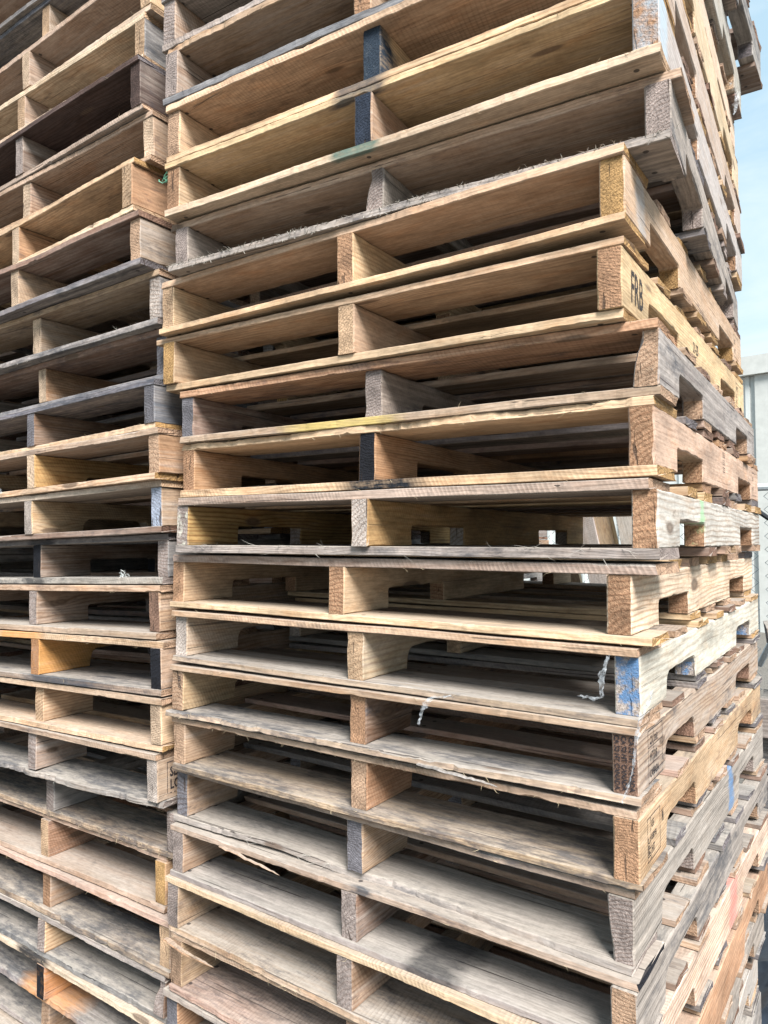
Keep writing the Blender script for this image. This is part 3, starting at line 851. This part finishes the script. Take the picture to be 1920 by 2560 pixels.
SPEC_LEFT = [
 S(c='brown'), S(c='brown', T='tan', B='dgrey'),
 # L0..
 S(c='pink', T='slate', B='cream', m='yel', m2='ltblue', mp=.4, ms='tan'),
 S(c='pink', T='pink', B='cream', m='cream', ms='pink', r='yel', rs='yel', Td=.05, Bd=.1, Blen=.0, Bwane=.002),
 S(c='pink', T='cream', B='cream', m='yel', m2='ltblue', mp=.5, ms='tan', r='yel', r2='ltblue', rp=.4, rs='dgrey', Bd=.5, rd=.6, Tg=.1),
 S(c='dbrown', T='dbrown', B='tan', m='grey', ms='brown', r='dbrown', r2='grey', rp=.4, rs='dbrown', Ts=1, Td=.2, Bg=.5, Tg=.0),
 S(c='yel', T='tan', B='tan', m='cream', ms='tan', r='cream', rs='tan', Td=.1, rg=.2, Bd=.3),
 S(c='yel', T='yel', B='cream', m='cream', ms='org', r='yel', rs='org', Td=.35, Bd=.2, Bwane=.003, rg=.05),
 S(c='brown', T='brown', B='dgrey', m='cream', ms='tan', r='tan', r2='grey', rp=.4, rs='tan', rg=.35, Bd=.5, lab_B='dark grey bottom board'),
 S(c='tan', T='tan', B='grey', m='cream', ms='tan', r='white', r2='ltblue', rp=.35, rs='grey', Bfuzz=60, Tg=.4, Bg=.5),
 S(c='brown', T='brown', B='slate', m='cream', ms='org', r='slate', rs='tan'),
 S(c='dgrey', T='slate', B='yel', m='slate', m2='black', mp=.4, ms='brown', r='slate', rs='slate', Bwane=.004, Bchips=8, Bfuzz=40, rd=.3),
 S(c='yel', T='tan', B='yel', m='cream', m2='navy', mp=.35, ms='gold', r='tan', r2='grey', rp=.3, rs='org', Tband=(-.0, .04, 'navy', .4), rg=.2, rd=.2),
 S(c='yel', T='cream', B='brown', m='white', m2='grey', mp=.3, ms='yel', r='ltblue', r2='white', rp=.4, rs='tan', Tg=.4, rg=.3, Bg=.4),
 S(c='dgrey', T='dgrey', B='grey', m='black', mp=.5, ms='brown', m2='black', Tband=(0, .055, 'black', .85), Bband=(0, .05, 'black', .8), Bs=1, r='grey', r2='ltblue', rp=.3, rs='slate', rg=.6, Bg=.9, lab_m='middle stringer with its end painted black'),
 S(c='pink', mk=(.07, .055, .010), T='pink', B='tan', m='grey', ms='pink', r='brown', r2='grey', rp=.55, rs='tan', Bg=.4, Tg=.1, rg=.2),
 S(c='tan', T='tan', B='tan', m='dgrey', m2='orange', mp=.35, ms='gold', mband=(.0, .16, 'orange', .5), Tband=(-.06, .10, 'orange', .75, 9), Tg=.4, r='black', r2='dgrey', rp=.3, rs='pink', Bg=.6, Bd=.6, Bband=(.14, .16, 'navy', .8), rg=.15, lab_r='outer stringer with its end painted black'),
 S(c='yel', T='tan', B='yel', m='yel', ms='yel', r='cream', rs='yel', Tg=.3, Bd=.3, Bwane=.003, rg=.1),
 S(c='tan', mk=(.045, .040, .009), T='tan', B='grey', m='grey', m2='tan', mp=.4, ms='tan', r='white', r2='slate', rp=.6, rs='tan', Tg=.5, Bg=.5, Bd=.7, Bwane=.010, Bwave=((.12, .2, -.008, .004),), rg=.15, rd=.15),
 S(c='tan', noT=True, B='tan', m='grey', ms='grey', r='grey', r2='slate', rp=.5, rs='grey', Bfuzz=80, Bd=.7, Bwane=.004),
 S(c='tan', T='tan', B='pink', m='yel', ms='org', r='gold', rs='org', Td=.1, Tg=.35, Bg=.25, rg=.0, style=2),
 S(c='pink', T='pink', B='tan', m='org', m2='brown', mp=.5, ms='tan', r='yel', r2='dgrey', rp=.2, rs='tan', Ts=.3, Bd=.7, Bg=.4, Bwane=.006),
 S(c='tan', T='grey', B='slate', m='grey', m2='org', mp=.4, ms='yel', r='grey', r2='dgrey', rp=.4, rs='brown', Bg=.6, Bd=.7, chip_r=(.02, True), Bwane=.005),
 S(c='yel', T='cream', B='grey', m='black', m2='navy', mp=.3, ms='orange', mband=(.13, .10, 'orange', .6), Tband=(-.04, .07, 'black', .95, 9), Bband=(0, .12, 'orange', .6, 9), Bd=.7, r='tan', Bwane=.006),
 S(c='tan', T='black', B='grey', m='tan', ms='tan', Bg=.6, Bd=.5),
] + [S(c='tan'), S(c='grey')]
HID = 'weathered pallet low in the stack, below the lower edge of the photo'
LAB_MAIN = [
 'dark weathered pallet overhanging against the sky, topmost at the upper right corner',
 'grey pallet directly under the overhanging one at the top of the right stack',
 'pallet with pinkish grey left stringer end, uppermost at the left edge of the right stack',
 'pallet with a torn tan top board above the blue-black painted stringer end, right stack',
 'yellow pine pallet with a blue-black painted middle stringer, near the top of the right stack',
 'yellow pallet with teal-green paint beside a black middle stringer end, right stack',
 'grey pallet with a fuzzy frayed bottom board above the clean yellow ones, right stack',
 'clean yellow pine pallet with a blue paint stroke at its right corner, right stack',
 'yellow pine pallet with FRB and 21-25 stencilled along its right side',
 'brown and grey pallet with slate-coloured left end, just under the FRB pallet',
 'pallet with torn yellowish top board, black middle stringer and pinkish side, right stack',
 'pallet with a vertical green paint stripe on its pale right side',
 'pallet with three rough orange stringer ends and a large knot on its cream side',
 'whitish pallet with a blue painted right stringer end, right stack',
 'brown-ended pallet stamped HT CANADA on its right front end, right stack',
 'pallet with a splintery pinkish top board and a small boxed stamp on its right side',
 'grey pallet with a vertical blue paint stripe and a split warped front board',
 'pallet with a black paint spot mid-way along its front top board, right stack',
 'pale pallet with red paint sprayed on its right side, right stack',
 'pallet with a plain orange-brown right side, low in the right stack',
 'lowest pallet of the right stack in view, with a grey top board',

 'pallet just under the lowest visible one of the right stack',
 'third pallet from the ground in the right stack, below the photo',
 'second pallet from the ground in the right stack, below the photo',
 'bottom pallet of the right stack, resting on the ground',
]
LAB_LEFT = [
 'brown pallet at the extreme upper left corner, topmost of the left stack',
 'brown pallet with a dark bottom board, second from the top of the left stack',
 'pallet with pale middle stringer end near the top left corner, above the bright curved board',
 'pinkish pallet whose yellow right end is cut off by the top of the photo',
 'pallet with a bowed cream top board and a dark grey right side, left stack',
 'very dark brown pallet near the top of the left stack',
 'tan pallet just under the dark brown one in the left stack',
 'yellow pallet with knotty underside and orange-tan right side, upper left stack',
 'brown pallet resting on a long dark grey board, upper left stack',
 'tan pallet with whitish right stringer end behind the edge of the right stack, left stack',
 'brown pallet with cream middle stringer, directly above the slate-grey pallet, left stack',
 'slate-grey pallet with blue-grey stringer ends, middle of the left stack',
 'yellow-brown pallet with dark paint flecks on a cream middle stringer end, left stack',
 'pale pallet with a light blue-grey right stringer end, middle of the left stack',
 'dark grey pallet with a black-painted middle stringer, middle of the left stack',
 'pinkish pallet with weathered grey-brown stringer ends, just under the black-painted one',
 'pallet with bright orange paint around its middle stringer and a black right end, left stack',
 'clean pale yellow pallet under the orange-painted one, left stack',
 'pallet stamped SE LO beside its blue-grey right stringer end, left stack',
 'grey pallet missing its front top board, under the stamped SE LO pallet',
 'tan pallet with clean orange-brown stringers, lower left stack',
 'pinkish pallet with a rough yellow striped right stringer end, lower left stack',
 'pallet with a broken dark right stringer corner, low in the left stack',
 'pallet with a black end and orange paint around its middle stringer, bottom left corner',
 'pallet with a black painted top board, lowest of the left stack in view',

 'second pallet from the ground in the left stack, below the photo',
 'bottom pallet of the left stack, resting on the ground',
]


def stack(table, specs, labels, group, prefix):
    roots = []
    for i, f in enumerate(table):
        gt = (gap(table[i - 1], f) / 2) if i > 0 else .0155
        gb = (gap(f, table[i + 1]) / 2) if i < len(table) - 1 else .0155
        sp = dict(specs[i])
        r = build_pallet(prefix + str(i), f, sp, gt, gb, labels[i], group)
        r_specs.append((prefix, i, r, sp))
        roots.append(r)
    return roots
r_specs = []
main = stack(TAB_MAIN, SPEC_MAIN, LAB_MAIN, 'pallets in the right-hand stack', 'M')
left = stack(TAB_LEFT, SPEC_LEFT, LAB_LEFT, 'pallets in the left-hand stack', 'L')
def find(prefix, i):
    for p, k, r, sp in r_specs:
        if p == prefix and k == i: return r, sp
# stamps and stencils, printed on the stringers
_, sp = find('M', 8); s = sp['_r']
text_obj('FRB', .070, s, side_plane(.043, .020), .0010, .62)
text_obj('21-25', .030, s, side_plane(.505, .040), .0006, .75)
def boxed(parent, x, z, w, h, rows, vert=None, lw=.0013):
    parts = [(0, 0, w, lw), (0, h - lw, w, h), (0, 0, lw, h), (w - lw, 0, w, h)]
    if vert: parts.append((vert, 0, vert + lw, h))
    V, F = frame_mesh(parts)
    o = mesh_obj('stamp_frame', V, F, INK, parent); o.matrix_local = side_plane(x, z)
    for (tx, tz, txt, sz, sq) in rows:
        text_obj(txt, sz, parent, side_plane(x + tx, z + tz), .0003, sq)
boxed(s, 1.06, .012, .09, .062, [(.012, .042, 'IPPC', .018, .8), (.012, .024, 'US-', .016, .8), (.012, .008, 'HT', .016, .8)])
_, sp = find('M', 7); boxed(sp['_r'], 1.06, .014, .085, .060, [(.012, .036, 'US', .018, .8), (.012, .010, 'HT', .018, .8)])
_, sp = find('M', 15); s = sp['_r']
boxed(s, .040, .014, .072, .064, [(.022, .046, 'US-', .016, .7), (.020, .028, '038998', .013, .75), (.022, .008, 'HT', .018, .7)], .017)
o = text_obj('IPPC', .017, s, side_plane(.0545, .020) @ Matrix.Rotation(math.pi / 2, 4, 'Z'), .0003, .9)
text_obj('N', .026, s, side_plane(.122, .050), .001, .5)
_, sp = find('M', 14); s = sp['_r']
for k, yy in enumerate((.0115, .0015, -.0095)):
    text_obj('CA 50 HT CANADA', .0105, s, end_plane(yy + .0035, .084), .0004, .85)
boxed(s, .050, .004, .085, .078, [(.010, .056, 'CA', .018, .7), (.034, .056, '3042', .015, .7), (.010, .031, 'HT', .020, .7), (.034, .031, 'DB', .018, .7), (.008, .008, 'CANADA', .016, .75)], .030)
V, F = frame_mesh([(0, .026, .085, .0272), (0, .052, .085, .0532)]); o = mesh_obj('stamp_frame', V, F, INK, s); o.matrix_local = side_plane(.050, .004)
_, sp = find('M', 10)
for k, xx in enumerate((.60, .615)):
    text_obj('HT HT HT', .011, sp['_r'], side_plane(xx, .080) @ Matrix.Rotation(-math.pi / 2, 4, 'Z'), .0003, .9)
boxed(sp['_r'], 1.07, .012, .075, .062, [(.010, .040, 'US', .016, .8), (.010, .012, 'HT', .018, .8)])
_, sp = find('L', 18); s = sp['_r']
text_obj('SE', .030, s, side_plane(.034, .050), .0010, .75)
text_obj('LO', .030, s, side_plane(.034, .022), .0010, .75)
V, F = [], []
parts = [(.0 , .008, .0016, .078), (.0, .076, .018, .0776)] + [(.008 + k * .011, .006, .013 + k * .011, .0085) for k in range(6)] + [(.030 + k * .011, .0755, .035 + k * .011, .078) for k in range(3)]
V, F = frame_mesh(parts); o = mesh_obj('stamp_frame', V, F, INK, s); o.matrix_local = side_plane(.026, .006)
_, sp = find('M', 14); o = text_obj('HT HT', .010, find('M', 14)[1]['_l'], end_plane(-.004, .075), .0004, .9)

# the stacks further back that close the view through the pallets
protos = []
for k, c in enumerate(('brown', 'grey', 'tan')):
    f = (-.055, 1.27, .0, .0175, 0, .0895, 0, 0)
    r = build_pallet('B%d' % k, f, S(c=c), .0155, .0155, 'weathered pallet in a darker stack glimpsed only through gaps in the left stack', 'pallets in the stacks behind', fine=False)
    protos.append(r)
def copy_pallet(src, loc, rz):
    r = src.copy(); COL.objects.link(r); r.location = loc; r.rotation_euler = (0, 0, rz)
    for ch in src.children:
        c = ch.copy(); COL.objects.link(c); c.parent = r
        c.matrix_parent_inverse = ch.matrix_parent_inverse.copy()
    return r
first = set()
for (cx, cy, n0, nn) in ((-.57, 1.86, 0, 23), (-1.66, .62, 0, 23), (-1.68, 1.87, 5, 16)):
    for i in range(n0, nn):
        k = (i * 7 + int(abs(cx) * 10)) % 3
        loc = (cx + rng.gauss(0, .008), cy + rng.gauss(0, .012), .0175 + .1225 * i - (0.1225 * n0 if n0 else 0))
        if k not in first:
            first.add(k); protos[k].location = loc
        else:
            copy_pallet(protos[k], loc, rng.gauss(0, .006))

# leaning planks and a pallet on edge behind the right stack
def plank(L, w, t, loc, rot, col, label, **kw):
    R = np.random.default_rng(hash_s(label) % 99991)
    V, F = board_mesh(R, L, w, t, 20, 1.0)
    o = mesh_obj('leaning_plank', V, F, WOOD)
    o.location = loc; o.rotation_euler = rot
    wood_props(o, R, col, nails=(9, 9, 0), **kw)
    tag(o, label, 'plank', 'planks leaning behind the right stack')
    return o
PL = []
for (x_, y_, lean, w_, t_, c_, lab) in (
        (.44, 1.98, .20, .075, .03, 'white', 'pale clean plank leaning behind the right stack, leftmost in the bright gap'),
        (.510, 2.00, .20, .070, .05, 'gold', 'warm brown plank leaning in the middle of the bright gap of the right stack'),
        (.615, 1.96, .17, .12, .03, 'white', 'whitish nailed plank leaning behind the right stack, nearest its right side'),
        (.30, 2.1, .22, .06, .03, 'cream', 'yellow plank leaning in shade behind the right stack')):
    PL.append(plank(1.9, w_, t_, (x_, y_, .93), (math.radians(90) , math.radians(90) - lean, 0), c_, lab, dirt=.05, grey=.1))

# dark sleepers and broken boards stacked behind the fence at the lower right
def timber(L, w, h, loc, rz, col, label, ry=0):
    R = np.random.default_rng(hash_s(label) % 99991)
    V, F = board_mesh(R, L, w, h, 20, 3.0, chips=4)
    o = mesh_obj('old_timber', V, F, WOOD)
    o.location = loc; o.rotation_euler = (0, ry, rz)
    wood_props(o, R, col, nails=(9, 9, 0), grey=.5, dirt=.6)
    tag(o, label, 'timber', 'old timbers piled by the fence')
for k in range(5):
    timber(2.4, .24, .17, (2.07, 2.70 + .01 * (k % 2), .088 + k * .178), .03 * (-1) ** k, ('slate', 'dbrown', 'slate', 'dgrey', 'brown')[k],
           'weathered timber at the right edge, %s of its pile' % ('lowest', 'second from the bottom', 'middle', 'second from the top', 'topmost')[k])
timber(.9, .15, .03, (1.20, 2.62, 1.10), 1.1, 'gold', 'broken orange-brown board lying tilted on the timber pile', .75)
timber(.8, .13, .03, (1.42, 2.66, 1.07), .8, 'tan', 'broken tan board leaning beside the orange-brown one on the pile', .55)
timber(1.3, .30, .10, (1.52, 2.86, 1.22), .15, 'dbrown', 'dark bark-covered slab on top of the timber pile', -.12)
V, F = tube([(.80, 3.2, .93), (.93, 3.05, 1.20), (1.04, 2.95, 1.31), (1.15, 2.9, 1.35), (1.4, 2.85, 1.39), (2.0, 2.8, 1.40)], .016, 8)
o = mesh_obj('pipe', V, F, GALV); tag(o, 'bent grey pipe lying over the timber pile beside the stack', 'pipe')
V, F = tube([(.75, 3.28, 1.78), (.85, 3.25, 1.70), (.95, 3.24, 1.66), (1.1, 3.24, 1.65), (1.5, 3.24, 1.68)], .013, 8)
o = mesh_obj('rubber_hose', V, F, simple('black_rubber', (.02, .022, .025), .5)); tag(o, 'black hose hanging on the chain link fence', 'hose')

# crumpled black sheet, added to darken the ground strip beside the right stack
R_t = np.random.default_rng(12)
nx_t, ny_t = 46, 34
gx = np.linspace(0, 1.5, nx_t); gy = np.linspace(0, 1.7, ny_t)
hgt = np.zeros((nx_t, ny_t))
for _ in range(60):
    cx_, cy_ = R_t.uniform(0, 1.5), R_t.uniform(0, 1.7); an = R_t.uniform(0, math.pi); sg = R_t.uniform(.02, .06); ll = R_t.uniform(.2, .5)
    X_, Y_ = np.meshgrid(gx - cx_, gy - cy_, indexing='ij')
    u_ = X_ * math.cos(an) + Y_ * math.sin(an); v_ = -X_ * math.sin(an) + Y_ * math.cos(an)
    hgt += R_t.uniform(.01, .045) * np.exp(-(v_ / sg) ** 2 - (u_ / ll) ** 2)
edge = np.minimum.outer(np.minimum(gx, 1.5 - gx), np.ones(ny_t)); edge = np.minimum(edge, np.minimum(gy, 1.7 - gy)[None, :])
hgt = hgt * np.clip(edge / .08, 0, 1) + .006 + .12 * np.clip(edge / .4, 0, 1)
V = [(float(gx[i] + .01 * math.sin(j * 1.3)), float(gy[j] + .01 * math.sin(i * 1.7)), float(hgt[i, j])) for i in range(nx_t) for j in range(ny_t)]
F = [(i * ny_t + j, (i + 1) * ny_t + j, (i + 1) * ny_t + j + 1, i * ny_t + j + 1) for i in range(nx_t - 1) for j in range(ny_t - 1)]
tp = mesh_obj('dark_sheet', V, F, simple('black_sheet', (.018, .024, .034), .45, 30, .3))
for p in tp.data.polygons: p.use_smooth = True
tp.location = (.84, 1.24, 0); tag(tp, 'crumpled black sheet added over the ground at the lower right edge beside the stack', 'dark_sheet')

# scraps of plastic wrap and twine caught on the pallets
def ribbon(pts, wid, name, label, cat, mat, twist=0.0, n=26, seed=1):
    R = np.random.default_rng(seed)
    P_ = np.array(pts, float); k = len(P_)
    u = np.linspace(0, k - 1, n); i = np.minimum(u.astype(int), k - 2); f = (u - i)[:, None]
    C_ = P_[i] * (1 - f) + P_[i + 1] * f
    V, F = [], []
    m_ = 6
    wn_ = np.interp(u, range(k), wid)
    for a in range(n):
        ang = twist * a / n + R.normal(0, .12)
        d = np.array([math.cos(ang), math.sin(ang) * .6, .15 * math.sin(ang * 2)])
        for b in range(m_):
            s = (b / (m_ - 1) - .5) * wn_[a]
            off = d * s + np.array([R.normal(0, .0012), -abs(R.normal(0, .0035)), R.normal(0, .0012)])
            V.append(tuple(C_[a] + off))
    for a in range(n - 1):
        for b in range(m_ - 1):
            F.append((a * m_ + b, (a + 1) * m_ + b, (a + 1) * m_ + b + 1, a * m_ + b + 1))
    o = mesh_obj(name, V, F, mat); tag(o, label, cat)
    for p in o.data.polygons: p.use_smooth = True
    return o
ribbon([(.967, -.004, 1.436), (.955, -.006, 1.405), (.957, -.008, 1.376), (.945, .012, 1.3675), (.913, .02, 1.3665)], [.003, .009, .008, .018, .012], 'plastic_scrap',
       'scrap of clear plastic film hanging beside the blue painted stringer end', 'plastic scrap', FILM, 1.4, seed=3)
ribbon([(.712, -.016, 1.350), (.675, -.020, 1.344), (.659, -.022, 1.322), (.652, -.022, 1.297)], [.006, .013, .009, .003], 'plastic_scrap',
       'small torn plastic scrap on a front board edge, left of the blue-ended stringer', 'plastic scrap', FILM, 1.0, seed=5)
ribbon([(1.028, -.010, 1.390), (1.013, -.018, 1.351), (1.008, -.020, 1.323), (1.004, -.020, 1.289), (.996, -.020, 1.256), (.987, -.020, 1.232)],
       [.0015, .005, .008, .006, .010, .003], 'plastic_strip', 'long twisted strip of plastic wrap hanging over the HT CANADA stamp', 'plastic strip', FILM, 2.4, 36, seed=8)
ribbon([(1.075, .52, 2.530), (1.079, .60, 2.552), (1.076, .60, 2.525), (1.078, .545, 2.475)], [.008, .010, .014, .006], 'plastic_strip',
       'white plastic strip looped on the right edge of the stack against the sky', 'plastic strip', FILM, 1.0, 24, seed=9)
ribbon([(-.735, -.005, 1.7455), (-.70, -.008, 1.7475), (-.672, -.008, 1.736)], [.02, .03, .012], 'plastic_scrap',
       'pale plastic scrap lying on a board at the far left edge of the photo', 'plastic scrap', FILM, .8, seed=11)
TWINE = simple('green_twine', (.20, .48, .33), .7, 300, .3)
R_ = np.random.default_rng(4)
V, F = [], []
for q in range(7):
    c = np.array([.018 + R_.uniform(-.015, .02), -.021, 2.412]); pts = []
    for a in range(14):
        t_ = a / 13 * 2 * math.pi * R_.uniform(.5, .9)
        pts.append((c[0] + .022 * math.cos(t_ + q) * R_.uniform(.7, 1.1), c[1] - .004 * math.sin(t_ * 2), c[2] + .012 * math.sin(t_ * 1.3 + q) * R_.uniform(.7, 1)))
    v, f = tube(pts, .0008, 4); o_ = len(V); V += v; F += [tuple(x + o_ for x in ff) for ff in f]
tag(mesh_obj('twine', V, F, TWINE), 'tangle of pale green twine on the left stringer end of the right stack', 'twine')
WHITE = simple('white_fluff', (.62, .64, .62), .8, 300, .2)
V, F = [], []
for q in range(16):
    b = np.array([-.222 + R_.uniform(-.014, .014), .045, 1.5197]); d = np.array([R_.normal(0, .5), -abs(R_.normal(0, .3)), abs(R_.normal(.7, .4))]); L_ = R_.uniform(.008, .028)
    pts = [tuple(b + d * L_ * u_ + np.array([.004 * math.sin(u_ * 3 + q), 0, -.01 * u_ * u_])) for u_ in (0, .3, .6, 1)]
    v, f = tube(pts, .0006, 3); o_ = len(V); V += v; F += [tuple(x + o_ for x in ff) for ff in f]
tag(mesh_obj('string_tuft', V, F, WHITE), 'small tuft of white frayed string standing on a grey board in the left stack', 'string')

def sliver(prefix, i, pts, w, th, col, **kw):
    """torn strip of wood still attached to a board, along its front edge"""
    root, _ = find(prefix, i)
    R = np.random.default_rng(i * 31 + len(pts))
    inv = root.matrix_world.inverted()
    P_ = np.array(pts); n = 18
    u = np.linspace(0, len(pts) - 1, n); k = np.minimum(u.astype(int), len(pts) - 2); f = (u - k)[:, None]
    C_ = P_[k] * (1 - f) + P_[k + 1] * f
    org = Vector(C_[0])
    V, F = [], []
    for a in range(n):
        s = (1 - a / (n - 1)) ** .5 if a > 1 else .8
        ww = w * s * (1 + R.normal(0, .12)); tt_ = th * (s * .8 + .2) * (1 + R.normal(0, .15))
        c = C_[a] + np.array([0, -abs(R.normal(0, .0006)), R.normal(0, .0006)]) - np.array(org)
        V += [(c[0], c[1] - ww * .5, c[2] - tt_ / 2), (c[0], c[1] + ww, c[2] - tt_ / 2), (c[0], c[1] + ww, c[2] + tt_ / 2), (c[0], c[1] - ww * .3, c[2] + tt_ / 2)]
    for a in range(n - 1):
        for b in range(4):
            F.append((a * 4 + b, a * 4 + (b + 1) % 4, a * 4 + 4 + (b + 1) % 4, a * 4 + 4 + b))
    F += [(3, 2, 1, 0), tuple(range(4 * n - 4, 4 * n))]
    o = mesh_obj('torn_sliver', V, F, WOOD, root)
    o.matrix_local = inv @ Matrix.Translation(org)
    wood_props(o, R, col, nails=(9, 9, 0), **kw)
sliver('M', 14, [(.64, -.010, 1.2255), (.735, -.020, 1.2235), (.797, -.026, 1.2200)], .007, .0022, 'grey', dirt=.1)
sliver('M', 16, [(.16, -.004, .9785), (.26, -.014, .9745), (.34, -.020, .9690)], .006, .0016, 'tan', dirt=0, grey=0)
sliver('M', 18, [(-.005, -.006, .7430), (.08, -.020, .7420), (.16, -.018, .7400)], .009, .0022, 'org', dirt=0, grey=0)
sliver('M', 18, [(.01, -.006, .7410), (.10, -.024, .7460), (.13, -.030, .7560)], .003, .001, 'yel', dirt=0, grey=0)
sliver('M', 3, [(.34, -.03, 2.535), (.22, -.035, 2.535), (.09, -.03, 2.528)], .009, .003, 'yel', dirt=0, grey=0)
